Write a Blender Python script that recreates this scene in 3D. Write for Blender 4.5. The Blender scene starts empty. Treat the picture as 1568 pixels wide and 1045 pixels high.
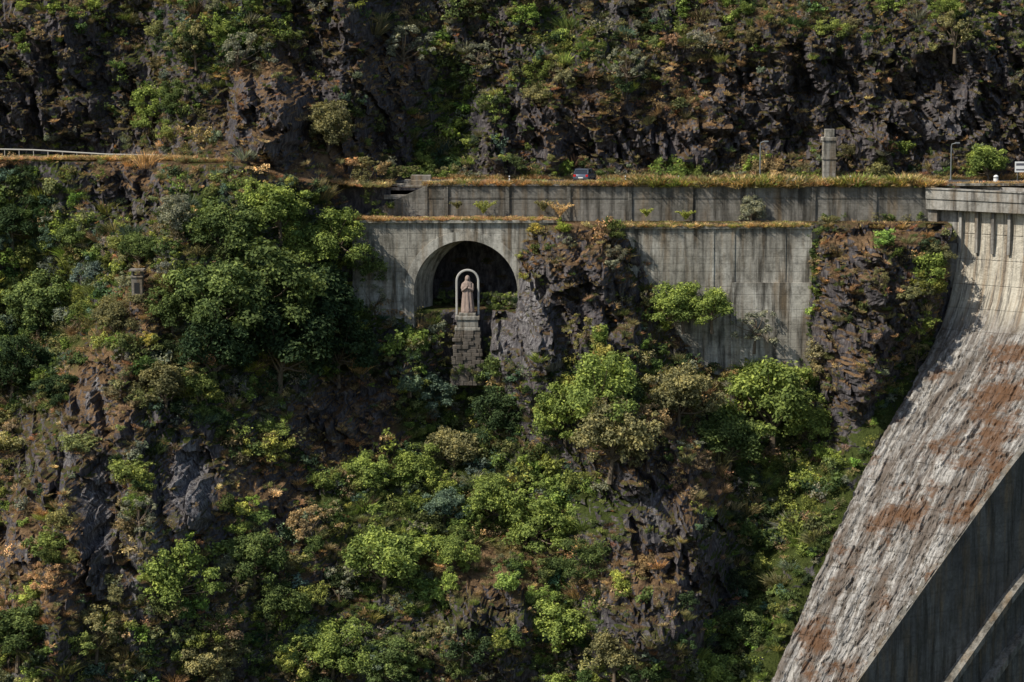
import bpy, math, random
import numpy as np
from mathutils import Vector
rng=np.random.default_rng(11); random.seed(11)
S=bpy.context.scene
# ---------------------------------------------------------------- survey camera
CAM=np.array([0.,-300.,20.]); PITCH=math.radians(7.25); F=3900.0
cp,sp=math.cos(PITCH),math.sin(PITCH)
def W(px,py,y):
    a=(px-784)/F; b=(522-py)/F
    dy=cp+b*sp; dz=-sp+b*cp
    t=(y-CAM[1])/dy
    return (a*t, y, CAM[2]+dz*t)
def proj(x,y,z):
    rx=x; ry=y-CAM[1]; rz=z-CAM[2]
    d=ry*cp-rz*sp; u=ry*sp+rz*cp
    return 784+F*rx/d, 522-F*u/d
def X(px,y=0): return W(px,400,y)[0]
def Z(py,y=0): return W(784,py,y)[2]
# ---------------------------------------------------------------- noise
def h2(ix,iy,seed):
    h=(ix.astype(np.int64)*374761393+iy.astype(np.int64)*668265263+seed*1442695041)&0xffffffff
    h=((h^(h>>13))*1274126177)&0xffffffff
    h=((h^(h>>15))*2246822519)&0xffffffff
    return ((h^(h>>16))&0xffffff)/float(0x1000000)
def vn(x,y,seed=0):
    ix=np.floor(x);iy=np.floor(y);fx=x-ix;fy=y-iy
    fx=fx*fx*(3-2*fx);fy=fy*fy*(3-2*fy)
    a=h2(ix,iy,seed);b=h2(ix+1,iy,seed);c=h2(ix,iy+1,seed);d=h2(ix+1,iy+1,seed)
    return ((a*(1-fx)+b*fx)*(1-fy)+(c*(1-fx)+d*fx)*fy)*2-1
def fbm(x,y,sc,oct=4,seed=0):
    r=0;a=1;t=0
    for o in range(oct):
        r=r+a*vn(x/sc+o*17.3,y/sc-o*9.1,seed+o);t+=a;a*=.5;sc*=.5
    return r/t
def facet(x,y,cx,cy,rot,seed):
    c,s=math.cos(rot),math.sin(rot)
    u=(x*c+y*s)/cx; v=(-x*s+y*c)/cy
    iu=np.floor(u);iv=np.floor(v)
    best=np.full(u.shape,1e9);res=np.zeros(u.shape)
    for i in(-1,0,1):
        for j in(-1,0,1):
            a=iu+i;b=iv+j
            pu=a+.5+.8*(h2(a,b,seed)-.5);pv=b+.5+.8*(h2(a,b,seed+1)-.5)
            du=u-pu;dv=v-pv;d=du*du+dv*dv
            val=(h2(a,b,seed+2)-.5)+(h2(a,b,seed+3)-.5)*1.3*du+(h2(a,b,seed+4)-.3)*1.3*dv
            m=d<best
            best=np.where(m,d,best);res=np.where(m,val,res)
    return res
def ss(a,b,x):
    t=np.clip((x-a)/(b-a),0,1);return t*t*(3-2*t)
# ---------------------------------------------------------------- node helpers
def newmat(name):
    m=bpy.data.materials.new(name);m.use_nodes=True
    nt=m.node_tree;nt.nodes.clear()
    return m,nt
class N:
    def __init__(s,nt): s.nt=nt
    def n(s,t,**k):
        nd=s.nt.nodes.new(t)
        for a,b in k.items(): setattr(nd,a,b)
        return nd
    def l(s,a,b): s.nt.links.new(a,b)
    def noise(s,vec,scale,detail=5,rough=.6,mapping=None,rot=None):
        if mapping or rot:
            mp=s.n('ShaderNodeMapping')
            if mapping: mp.inputs['Scale'].default_value=mapping
            if rot: mp.inputs['Rotation'].default_value=rot
            s.l(vec,mp.inputs['Vector']);vec=mp.outputs[0]
        t=s.n('ShaderNodeTexNoise');t.inputs['Scale'].default_value=scale
        t.inputs['Detail'].default_value=detail;t.inputs['Roughness'].default_value=rough
        s.l(vec,t.inputs['Vector']);return t.outputs['Fac']
    def ramp(s,fac,stops):
        r=s.n('ShaderNodeValToRGB');e=r.color_ramp.elements
        while len(e)<len(stops): e.new(.5)
        for i,(p,c) in enumerate(stops):
            e[i].position=p
            if not hasattr(c,'__len__'): c=(c,c,c)
            e[i].color=(*c,1)
        s.l(fac,r.inputs[0]);return r.outputs[0]
    def mix(s,f,a,b,mode='MIX'):
        m=s.n('ShaderNodeMix',data_type='RGBA',blend_type=mode)
        for i,v in((0,f),(6,a),(7,b)):
            if hasattr(v,'is_linked'): s.l(v,m.inputs[i])
            elif i==0: m.inputs[0].default_value=v
            else: m.inputs[i].default_value=(*v,1)
        return m.outputs[2]
    def math(s,op,a,b=0.,clamp=False):
        m=s.n('ShaderNodeMath',operation=op,use_clamp=clamp)
        for i,v in((0,a),(1,b)):
            if hasattr(v,'is_linked'): s.l(v,m.inputs[i])
            else: m.inputs[i].default_value=v
        return m.outputs[0]
    def attr(s,name,typ='GEOMETRY'):
        return s.n('ShaderNodeAttribute',attribute_name=name,attribute_type=typ)
    def out(s,col,rough=.9,bump=None,bstr=.5,bdist=.1,spec=.2,metal=0):
        if spec<=.16:
            b=s.n('ShaderNodeBsdfDiffuse');ci=b.inputs['Color']
        else:
            b=s.n('ShaderNodeBsdfPrincipled');ci=b.inputs['Base Color']
            b.inputs['Roughness'].default_value=rough
            b.inputs['Specular IOR Level'].default_value=spec
            b.inputs['Metallic'].default_value=metal
        if hasattr(col,'is_linked'): s.l(col,ci)
        else: ci.default_value=(*col,1)
        if bump is not None:
            bn=s.n('ShaderNodeBump');bn.inputs['Strength'].default_value=bstr
            bn.inputs['Distance'].default_value=bdist
            s.l(bump,bn.inputs['Height']);s.l(bn.outputs[0],b.inputs['Normal'])
        o=s.n('ShaderNodeOutputMaterial');s.l(b.outputs[0],o.inputs[0])
def mat_plain(name,col,rough=.6,var=.25,scale=3,spec=.3,metal=0):
    m,nt=newmat(name);q=N(nt)
    v=q.n('ShaderNodeTexCoord').outputs['Object']
    f=q.noise(v,scale)
    c=q.mix(f,tuple(x*(1-var) for x in col),tuple(min(1,x*(1+var)) for x in col))
    q.out(c,rough,f,.2,.02,spec,metal);return m
def mat_concrete(name,lo,hi,stain=(.055,.05,.042),warm=(.27,.19,.11),boards=.9,lite=None):
    m,nt=newmat(name);q=N(nt)
    v=q.n('ShaderNodeTexCoord').outputs['Object']
    big=q.noise(v,.22,5,.6)
    c=q.mix(q.ramp(big,[(.3,0),(.7,1)]),lo,hi)
    if lite:
        c=q.mix(q.ramp(q.noise(v,.13,3,.5,mapping=(1,1,.8)),[(.5,0),(.56,.8)]),c,lite)
    st=q.noise(v,1.1,6,.65,mapping=(1,1,.09))
    c=q.mix(q.ramp(st,[(.45,0),(.63,.9)]),c,stain)
    st2=q.noise(v,.7,5,.6,mapping=(1.3,1,.16))
    c=q.mix(q.ramp(st2,[(.50,0),(.70,.6)]),c,warm)
    pt=q.noise(v,.55,6,.75)
    c=q.mix(q.ramp(pt,[(.50,0),(.66,.65)]),c,(.09,.085,.07))
    fine=q.noise(v,2.8,7,.7)
    c=q.mix(.6,c,q.ramp(fine,[(.28,.32),(.70,1.0)]),'MULTIPLY')
    sep=q.n('ShaderNodeSeparateXYZ');q.l(v,sep.inputs[0])
    fr=q.math('FRACT',q.math('DIVIDE',sep.outputs['Z'],boards))
    ln=q.ramp(fr,[(0,.0),(.07,1),(.93,1),(1,.0)])
    fx=q.math('FRACT',q.math('DIVIDE',sep.outputs['X'],4.1))
    lx=q.ramp(fx,[(0,.0),(.02,1),(.98,1),(1,.0)])
    lines=q.math('MULTIPLY',ln,lx)
    c=q.mix(q.math('MULTIPLY',q.math('SUBTRACT',1,lines),.22),c,(.05,.048,.045))
    h=q.math('ADD',q.math('MULTIPLY',lines,.3),fine)
    q.out(c,.9,h,.5,.12,.15);return m
# ---------------------------------------------------------------- mesh helpers
def mesh_np(name,V,Fq,mats=(),mi=None,smooth=False):
    me=bpy.data.meshes.new(name)
    V=np.asarray(V,np.float32);Fq=np.asarray(Fq,np.int32)
    n=len(Fq);k=Fq.shape[1]
    me.vertices.add(len(V));me.vertices.foreach_set('co',V.ravel())
    me.loops.add(n*k);me.loops.foreach_set('vertex_index',Fq.ravel())
    me.polygons.add(n);me.polygons.foreach_set('loop_start',np.arange(0,n*k,k,dtype=np.int32))
    if mi is not None: me.polygons.foreach_set('material_index',np.asarray(mi,np.int32))
    me.polygons.foreach_set('use_smooth',np.full(n,smooth))
    for m in mats: me.materials.append(m)
    me.update(calc_edges=True);me.validate();return me
def fattr(me,name,arr,dom='POINT'):
    a=me.attributes.new(name,'FLOAT',dom);a.data.foreach_set('value',np.asarray(arr,np.float32).ravel())
def obj(name,me,parent=None,loc=None):
    o=bpy.data.objects.new(name,me);S.collection.objects.link(o)
    if parent: o.parent=parent
    if loc is not None:o.location=loc
    return o
def empty(name,loc=(0,0,0)):
    o=bpy.data.objects.new(name,None);S.collection.objects.link(o);o.location=loc;return o
class MB:
    """small mesh builder joined to one object"""
    def __init__(s): s.v=[];s.f=[];s.m=[]
    def add(s,vs,fs,mi=0):
        b=len(s.v);s.v+= [tuple(p) for p in vs];s.f+=[tuple(i+b for i in f) for f in fs];s.m+=[mi]*len(fs)
    def box(s,x0,x1,y0,y1,z0,z1,mi=0,bev=0):
        if bev>0:
            prof=[(x0+bev,y0),(x1-bev,y0),(x1,y0+bev),(x1,y1-bev),(x1-bev,y1),(x0+bev,y1),(x0,y1-bev),(x0,y0+bev)]
            cx,cy=(x0+x1)/2,(y0+y1)/2
            vs=[]
            for z,k in((z0,0),(z1-bev,0),(z1,1)):
                for (a,b) in prof:
                    vs.append((a+(math.copysign(bev*.7,cx-a) if k else 0),b+(math.copysign(bev*.7,cy-b) if k else 0),z))
            fs=[tuple(reversed(range(8)))]
            for r in range(2):
                for i in range(8):
                    j=(i+1)%8;fs.append((r*8+i,r*8+j,r*8+8+j,r*8+8+i))
            fs.append(tuple(range(16,24)))
            s.add(vs,fs,mi);return
        vs=[(x0,y0,z0),(x1,y0,z0),(x1,y1,z0),(x0,y1,z0),(x0,y0,z1),(x1,y0,z1),(x1,y1,z1),(x0,y1,z1)]
        s.add(vs,[(3,2,1,0),(4,5,6,7),(0,1,5,4),(1,2,6,5),(2,3,7,6),(3,0,4,7)],mi)
    def tube(s,pts,rads,n=8,mi=0,cap=True):
        pts=[Vector(p) for p in pts];b=[]
        for i,p in enumerate(pts):
            d=(pts[min(i+1,len(pts)-1)]-pts[max(i-1,0)]).normalized()
            u=d.cross(Vector((0,1,0)) if abs(d.y)<.9 else Vector((1,0,0))).normalized();w=d.cross(u)
            for k in range(n):
                a=2*math.pi*k/n;b.append(p+(u*math.cos(a)+w*math.sin(a))*rads[i])
        fs=[]
        for i in range(len(pts)-1):
            for k in range(n):
                j=(k+1)%n;fs.append((i*n+k,i*n+j,(i+1)*n+j,(i+1)*n+k))
        if cap: fs.append(tuple(reversed(range(n))));fs.append(tuple(range((len(pts)-1)*n,len(pts)*n)))
        s.add(b,fs,mi)
    def mesh(s,name,mats,smooth=False):
        me=bpy.data.meshes.new(name);me.from_pydata(s.v,[],s.f)
        for m in mats: me.materials.append(m)
        me.polygons.foreach_set('material_index',s.m)
        if smooth: me.polygons.foreach_set('use_smooth',[True]*len(s.f))
        me.update();return me

# ---------------------------------------------------------------- dam geometry functions
AX=np.array([.8,-.6]);DN=np.array([-.6,-.8])
O=W(1466,375,2.);Ox,Oy=O[0],O[1]
edge=[(1466,330),(1466,375),(1459,440),(1442,500),(1398,590),(1338,690),(1262,860),(1182,1045)]
dd=[];zz=[]
for (px,py) in edge:
    lo,hi=-3,120
    for _ in range(60):
        m=(lo+hi)/2
        if W(px,py,Oy-.8*m)[0]-(Ox-.6*m)<0: lo=m
        else: hi=m
    d=max(0,(lo+hi)/2);dd.append(d);zz.append(W(px,py,Oy-.8*d)[2])
k=(dd[-1]-dd[-2])/(zz[-2]-zz[-1])
dd.append(dd[-1]+k*40);zz.append(zz[-1]-40)
zz[0]=5;dd[0]=0
zr_=np.array(zz[::-1]);dr_=np.array(dd[::-1])
def hprof(z):
    return (np.interp(z-1.2,zr_,dr_)+np.interp(z,zr_,dr_)+np.interp(z+1.2,zr_,dr_))/3
sg,zg=np.meshgrid(np.linspace(0,60,300),np.linspace(-80,0,400))
hg=hprof(zg);pxg,pyg=proj(Ox+DN[0]*hg+AX[0]*sg,Oy+DN[1]*hg+AX[1]*sg,zg)
rs=[]
for (px,py) in((1312,1045),(1440,868),(1568,690)):
    i=np.argmin((pxg-px)**2+(pyg-py)**2);rs.append((zg.flat[i],sg.flat[i]))
cf=np.polyfit([a for a,b in rs],[b for a,b in rs],1)
def s1(z): return np.clip(cf[0]*z+cf[1],4,48)

# ---------------------------------------------------------------- terrain
ZT=Z(341,0)      # lower terrace level
ZFL=Z(474,0)     # niche floor
xs=np.arange(-85,100,.26)
DX=.26
zl=np.concatenate([np.arange(-68,ZT-.2,.24),[ZT-.15,ZT-.02],np.arange(ZT+.25,-.3,.3),[-.2,-.03],np.arange(.25,46,.26)])
GX,GZ=np.meshgrid(xs,zl)
def zr(x): return 3.0*ss(-17,-33,x)
def g(x,z,px,py,rx,ry,flat=1,y=0):
    cx,_,cz=W(px,py,y)
    return np.exp(-(((x-cx)/(rx/13.))**2+((z-cz)/(ry/13.))**2)**flat)
xA0,xA1=X(540),X(1245);CXA=X(713);RA=6.15
def terrain(x,zeta):
    z=zeta+zr(x)
    inr=ss(xA0-6,xA0,x)
    inu=ss(X(520,10),X(590,10),x)
    zb=-14-5.5*ss(X(1020),X(1090),x)*ss(X(1300),X(1240),x)
    low=.9-.74*np.maximum(0,zb-zeta)
    upy=(17*inu+7.5*(1-inu)*ss(-55,-35,x)+17*(1-inu)*ss(-35,-55,x))+(.48-.12*ss(0,18,zeta))*zeta
    y=np.where(zeta>=-.05,upy,np.where(zeta>ZT-.05,4.3,low))
    nat=4+.42*zeta-.28*np.maximum(0,-zeta-14)
    y=np.where(zeta>=-.05,y,nat*(1-inr)+y*inr)
    rp=np.array([(1100,40),(1045,60),(850,95),(700,135),(560,185),(430,240),(250,330),(150,400),(0,430)],float)
    zs=np.array([Z(p,-8) for p in rp[:,0]]);xr_=np.array([X(p,-8) for p in rp[:,1]])
    xr=np.interp(z,zs,xr_)
    A=np.interp(z,[Z(1045),Z(700),Z(430),Z(270),Z(200),Z(90)],[12,13,11,7,2,0])
    dx=x-xr
    push=A*np.where(dx<0,np.exp(-(dx/6.5)**2),np.exp(-(dx/19)**2))
    push=push*(1-inr*ss(-20,-13,zeta))
    push+=9*g(x,z,412,178,60,72,3,8)+3.5*g(x,z,505,262,80,30,1.5,5)
    push-=9*g(x,z,10,470,120,230)
    push+=8*g(x,z,888,505,100,165,2)*ss(Z(326),Z(352),z)
    push+=4.5*g(x,z,805,520,50,90,2)*ss(Z(395),Z(440),z)
    push+=10*g(x,z,995,810,115,180,1.8,-20)
    push+=6.5*g(x,z,1345,500,95,190,2.5)*ss(Z(352),Z(376),z)
    push+=6*g(x,z,745,960,85,75,1.8,-28)+4.5*g(x,z,560,930,110,120,1,-25)+4*g(x,z,300,900,120,120,1,-25)
    push+=3.5*g(x,z,985,960,85,75,1.5,-25)+4.5*g(x,z,292,745,50,80,2,-10)+5*g(x,z,152,800,32,130,2,-15)
    push-=5.5*g(x,z,700,620,80,70,1.6,-4)+3*g(x,z,690,700,110,80,1,-8)+4*g(x,z,1200,820,90,190,1,-15)
    push+=4.5*g(x,z,880,130,120,90,1.4,22)+3*g(x,z,560,120,55,120,1.3,20)+3*g(x,z,1180,60,120,70,1.2,25)
    push-=5*g(x,z,690,190,45,120,1,20)+4*g(x,z,220,60,60,160,1,20)
    push+=4*g(x,z,90,120,100,110,1.5,22)+3*g(x,z,1400,120,100,150,1.2,22)-3.5*g(x,z,1290,90,50,90,1,22)
    wz_up=inr*ss(ZT-.4,ZT-.1,zeta)*(zeta<0)*1.
    wz_lo=inr*ss(X(1262),X(1245),x)*(zeta<=ZT-.02)*ss(zb-2.5,zb-.5,zeta)
    nm=np.clip(1-wz_up,0,1)*np.clip(1-wz_lo,0,1)+np.clip(push/3,0,1)*wz_lo
    nm=np.clip(nm,0,1)*ss(0.,.10,np.abs(zeta+.06))*(.35+.65*ss(-.1,2.5,np.abs(zeta)))
    push=np.where(wz_up>.5,0,push)
    push=np.where((x>xA0)&(zeta<=ZT-.02)&(zeta>zb),np.maximum(push,0),push)
    wx=x+.55*vn(z/3.,x/3.,77);wz=z+.5*vn(x/2.5,z/2.5,78)
    nz=2.6*fbm(x,z,13,3,1)+1.0*fbm(x,z,4.5,3,9)
    rock=2.8*facet(wx,wz,3.0,6.5,.42,20)+1.7*facet(wx,wz,1.2,3.6,.48,30)+.85*facet(wx,wz,.6,1.9,.5,40)+1.2*facet(wx,wz,2.4,1.6,.3,43)
    c_,s_=math.cos(.42),math.sin(.42);ru=wx*c_+wz*s_;rv=-wx*s_+wz*c_
    rock+=1.2*(1-2*np.abs(vn(ru/3.2,rv/11.,91)))
    rk=rockmask(x,y-push,z)
    y=y-push-nm*(nz+rock*(.3+.8*rk))
    cav=(np.abs(x-CXA)<RA-.1)&(zeta<ZT-.5)&(zeta>ZFL)
    y=np.where(cav,np.maximum(y,10+.5*vn(x,z,5)),y)
    front=(x>xA0)&(x<X(1262))&(zeta<=ZT-.02)&(zeta>zb)&(push<.6)
    y=np.where(front,np.maximum(y,.75),y)
    pil=(np.abs(x-X(716))<2.9)&(zeta<=ZFL)&(zeta>Z(560));y=np.where(pil,np.clip(y,.2+.5*vn(x,z,6),.8+.5*vn(x,z,6)),y)
    fu=(x>X(575))&(zeta<-.1)&(zeta>ZT-.01)
    y=np.where(fu,np.maximum(y,3.9),y)
    fr=(x>X(560))&(zeta<=-.1)&(zeta>=-.25);y=np.where(fr,4.2,y)
    h=hprof(z);s=(x-Ox+.6*h)/.8;yd=Oy-.8*h-.6*s
    t=ss(-8,-1.2,s)*ss(-12,-20,zeta)*(s<=1)
    y=y*(1-t)+t*(yd+.9+1.6*fbm(x,z,4.5,3,61)+.5*facet(x,z,1.5,2,.4,62)+.7*np.maximum(0,s+1))
    y=np.where((s>-1.5)&(zeta<-.02)&(s<=1),np.maximum(y,yd+.15+1.0*np.maximum(0,s+.5)),y)
    y=np.where((s>1)&(zeta<-.02),np.maximum(y,25),y)
    return y,z
BARE=[(90,130,150,125,1),(415,175,78,78,1.15),(510,120,70,120,.85),(600,170,40,90,.6),(760,60,50,80,.6),(1290,150,230,85,.92),(1490,140,120,110,.95),(820,210,105,55,.95),(1050,222,220,36,1),(960,40,60,50,.5),
 (885,490,75,105,1),(1330,480,78,125,.8),(285,745,62,80,1.1),(150,790,50,140,1),(140,610,38,75,.9),(1000,770,90,90,.85),(1070,850,55,90,.95),(985,950,60,50,.65),
 (530,640,80,70,.95),(745,935,68,52,1),(590,560,55,50,.7),(1320,620,65,65,.6),(210,290,65,45,.7),(785,520,45,60,1),(60,720,55,70,.7),(440,760,45,60,.55),(20,830,55,65,.65),(220,640,50,60,.6)]
LITE=[(150,800,24,105),(288,748,36,66,.95),(815,480,32,80,.85),(138,600,14,50),(765,520,20,45,.8),(205,890,14,45),(848,575,16,50,.8),(1450,180,40,30,.35),(1000,790,16,40,.6),(930,20,20,30,.4),(100,690,12,40,.7),(240,830,14,40,.7)]
DRY=[(745,860,105,48),(500,262,110,40),(900,375,48,42),(1340,365,100,20),(1320,400,55,55),(200,270,75,28),(410,110,70,25),(420,170,60,50),(60,870,85,90),(950,880,95,38),(1060,165,65,50),(600,110,55,55),(160,600,55,95),(1080,750,45,45),(530,640,75,65),(220,480,55,55),(960,680,65,55),(420,740,60,40),(1290,560,40,50),(880,180,60,40)]
LUSH=[(690,180,50,90,1),(700,640,90,90,1),(800,770,150,80,1),(1190,800,90,160,1),(450,470,180,130,1),(60,420,110,180,.9),(930,600,100,50,.7),(1150,1010,120,60,1),(400,340,130,70,.9),(620,760,130,90,.8),(100,1000,150,60,.4),(300,620,90,70,.5),(500,990,170,70,.5),(860,960,60,80,.7),(900,60,140,50,.35),(330,60,110,60,.5),(1500,50,90,40,.35),(640,890,90,60,.5)]
def msk(lst,u,v):
    r=np.zeros(u.shape)
    for e in lst:
        k=e[4] if len(e)>4 else 1
        r=np.maximum(r,k*np.exp(-(((u-e[0])/e[2])**2+((v-e[1])/e[3])**2)**1.5))
    return r
def rockmask(x,y,z):
    u,v=proj(x,y,z);return np.clip(msk(BARE,u,v)+.35-.5*msk(LUSH,u,v),0,1)
D,GZZ=terrain(GX,GZ)
nr,nc=D.shape
V=np.stack([GX+.25*vn(GX*1.1,GZ*1.1,3)*(np.abs(GZ)>1.5),D,GZZ],-1).reshape(-1,3)
idx=np.arange(nr*nc).reshape(nr,nc)
Fq=np.stack([idx[:-1,:-1],idx[:-1,1:],idx[1:,1:],idx[1:,:-1]],-1).reshape(-1,4)
U0,V0=proj(GX,D,GZZ)
U1=U0+25*fbm(GX,GZ,5,3,501);V1=V0+25*fbm(GX,GZ,5,3,502)
hh_=hprof(GZZ);sD=(GX-Ox+.6*hh_)/.8
damside=ss(-4.5,-2,sD)*(sD<1)*(GZ<-17)
bare=msk(BARE,U1,V1);lite=msk(LITE,U0+22*fbm(GX,GZ,2,4,501),V0+30*fbm(GX,GZ,3,4,505));dry=msk(DRY,U1,V1);lush=np.maximum(msk(LUSH,U1,V1),damside*(.5+.5*fbm(GX,GZ,3,2,507)))

def mat_terrain():
    m,nt=newmat('hillside_rock_and_soil');q=N(nt)
    geo=q.n('ShaderNodeNewGeometry');v=geo.outputs['Position']
    sep=q.n('ShaderNodeSeparateXYZ');q.l(geo.outputs['True Normal'],sep.inputs[0])
    n1=q.noise(v,.5,5,.7);n2=q.noise(v,1.6,7,.75,mapping=(1,1,.35),rot=(0,.45,0));n3=q.noise(v,.12,3,.5)
    nf=q.noise(v,4,5,.75);ns=q.noise(v,2.4,6,.75,mapping=(1.3,1,.22),rot=(0,.3,0))
    rock=q.ramp(n2,[(.3,(.025,.023,.027)),(.46,(.085,.077,.083)),(.58,(.18,.163,.163)),(.75,(.35,.325,.31))])
    rock=q.mix(q.ramp(n1,[(.52,0),(.7,.55)]),rock,(.16,.10,.07))
    rock=q.mix(q.ramp(n3,[(.5,0),(.65,.4)]),rock,(.085,.083,.097))
    li=q.math('MULTIPLY',q.attr('lite').outputs['Fac'],q.ramp(nf,[(.36,.1),(.52,1)]))
    rock=q.mix(li,rock,q.ramp(ns,[(.38,(.035,.033,.036)),(.48,(.17,.16,.165)),(.56,(.36,.345,.34)),(.70,(.54,.52,.50))]))
    soil=q.ramp(nf,[(.3,(.05,.033,.02)),(.5,(.125,.082,.05)),(.68,(.28,.19,.105))])
    gr=q.ramp(nf,[(.3,(.025,.037,.013)),(.6,(.085,.105,.03)),(.8,(.17,.18,.06))])
    fg=q.math('ADD',q.math('MULTIPLY',q.attr('lush').outputs['Fac'],.5),q.math('MULTIPLY',n1,1.0))
    fg=q.math('SUBTRACT',fg,q.math('MULTIPLY',q.attr('dry').outputs['Fac'],.35))
    soil=q.mix(q.ramp(fg,[(.45,0),(.63,1)]),soil,gr)
    soil=q.mix(q.math('MULTIPLY',q.attr('dry').outputs['Fac'],q.ramp(n1,[(.4,.1),(.6,.75)])),soil,(.34,.215,.115))
    k=q.math('ADD',sep.outputs['Z'],q.math('MULTIPLY',q.math('SUBTRACT',nf,.5),.9))
    k=q.math('SUBTRACT',k,q.math('MULTIPLY',q.attr('bare').outputs['Fac'],.3))
    k=q.math('SUBTRACT',k,q.math('MULTIPLY',q.attr('lite').outputs['Fac'],.3))
    k=q.math('ADD',k,q.math('MULTIPLY',q.attr('dry').outputs['Fac'],.12))
    k=q.math('ADD',k,q.math('MULTIPLY',q.attr('lush').outputs['Fac'],.35))
    c=q.mix(q.ramp(k,[(.40,0),(.56,1)]),rock,soil)
    q.out(c,.95,q.math('ADD',n2,q.math('ADD',ns,q.math('MULTIPLY',nf,.5))),.9,.5,.1);return m
MT=mat_terrain()
me=mesh_np('hillside_terrain',V,Fq,[MT])
for nme,a in(('bare',bare),('lite',lite),('dry',dry),('lush',lush)): fattr(me,nme,a)
obj('hillside_terrain',me)
def mat_ground():
    m,nt=newmat('valley_ground');q=N(nt);v=q.n('ShaderNodeNewGeometry').outputs['Position']
    q.out(q.ramp(q.noise(v,.05,6,.7),[(.35,(.02,.035,.012)),(.6,(.07,.075,.03)),(.75,(.13,.09,.045))]),.95,spec=.1);return m
gx,gy=np.meshgrid(np.linspace(-3000,3000,90),np.linspace(-3000,3000,90))
gz=-69+12*fbm(gx,gy,400,4,8)*ss(400,900,np.hypot(gx,gy))+ss(45,400,gy)*180
gz=np.where((gy>-70)&(gy<60)&(np.abs(gx)<95),-69,gz)
gi=np.arange(8100).reshape(90,90)
obj('ground',mesh_np('ground',np.stack([gx,gy,gz],-1).reshape(-1,3),np.stack([gi[:-1,:-1],gi[:-1,1:],gi[1:,1:],gi[1:,:-1]],-1).reshape(-1,4),[mat_ground()]))

def Dat(x,z):
    x=np.asarray(x,float);z=np.asarray(z,float);ze=z-zr(x)
    fi=np.clip((x-xs[0])/DX,0,nc-1.001);i=fi.astype(int);fx=fi-i
    j=np.clip(np.searchsorted(zl,ze)-1,0,nr-2);fz=np.clip((ze-zl[j])/(zl[j+1]-zl[j]),0,1)
    return (D[j,i]*(1-fx)+D[j,i+1]*fx)*(1-fz)+(D[j+1,i]*(1-fx)+D[j+1,i+1]*fx)*fz
ys=np.arange(-85,60,.25)
def site(px,py):
    p=W(px,py,ys);d=Dat(p[0],p[2]);hit=np.nonzero(ys>=d)[0]
    y=ys[hit[0]] if len(hit) else 20.
    return W(px,py,y)

# ---------------------------------------------------------------- leaves / plants
def mat_leaf():
    m,nt=newmat('leaf_foliage');q=N(nt)
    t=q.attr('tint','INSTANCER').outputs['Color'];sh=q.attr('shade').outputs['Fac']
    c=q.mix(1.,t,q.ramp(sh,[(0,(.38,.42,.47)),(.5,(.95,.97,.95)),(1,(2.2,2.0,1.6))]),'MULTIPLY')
    d=q.n('ShaderNodeBsdfDiffuse');q.l(c,d.inputs[0])
    tr=q.n('ShaderNodeBsdfTranslucent');q.l(q.mix(1.,c,(1.15,1.15,.7),'MULTIPLY'),tr.inputs[0])
    mx=q.n('ShaderNodeMixShader');mx.inputs[0].default_value=.28;q.l(d.outputs[0],mx.inputs[1]);q.l(tr.outputs[0],mx.inputs[2])
    o=q.n('ShaderNodeOutputMaterial');q.l(mx.outputs[0],o.inputs[0]);return m
ML=mat_leaf();MBK=mat_plain('bark',(.14,.11,.08),.9,.4,6,spec=.1)
def unit(a): return a/np.maximum(1e-6,np.linalg.norm(a,axis=-1,keepdims=True))
def leaves(cent,nrm,size,shade,asp=.55):
    n=len(cent);t=unit(np.cross(nrm,rng.normal(size=(n,3))));b=np.cross(nrm,t)
    s=size[:,None];k=nrm*s*.18
    P=np.stack([cent-t*s, cent-b*s*asp+k, cent+t*s, cent+b*s*asp+k],1)
    return P.reshape(-1,3),np.arange(n*4).reshape(n,4),shade
def crown(clumps,nl,lsize,up=.5):
    C=[];NR=[];SZ=[];SH=[]
    tot=sum(r**2 for _,r in clumps)
    for c,r in clumps:
        n=max(8,int(nl*r*r/tot));d=unit(rng.normal(size=(n,3)))
        d[:,2]=np.where(d[:,2]<-.5,-d[:,2],d[:,2])
        rr=r*(.35+.8*rng.random(n)**.8)*(1+.4*vn(d[:,0]*3+c[0]*9,d[:,1]*3+d[:,2]*4,4))
        sc=np.array([.8+.4*rng.random(),.8+.4*rng.random(),.65+.4*rng.random()])
        C.append(np.array(c)+d*rr[:,None]*sc)
        NR.append(unit(d+rng.normal(size=(n,3))*.6+np.array([0,0,up])))
        SZ.append(lsize*(.6+.8*rng.random(n)));SH.append(np.clip(rng.normal(.44+.4*(rng.random()-.5),.2,n)+.14*d[:,2],0,1))  # random leaf tone, plus sunlit clump tops painted in as lighter colour
    return leaves(np.concatenate(C),np.concatenate(NR),np.concatenate(SZ),np.concatenate(SH))
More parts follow.
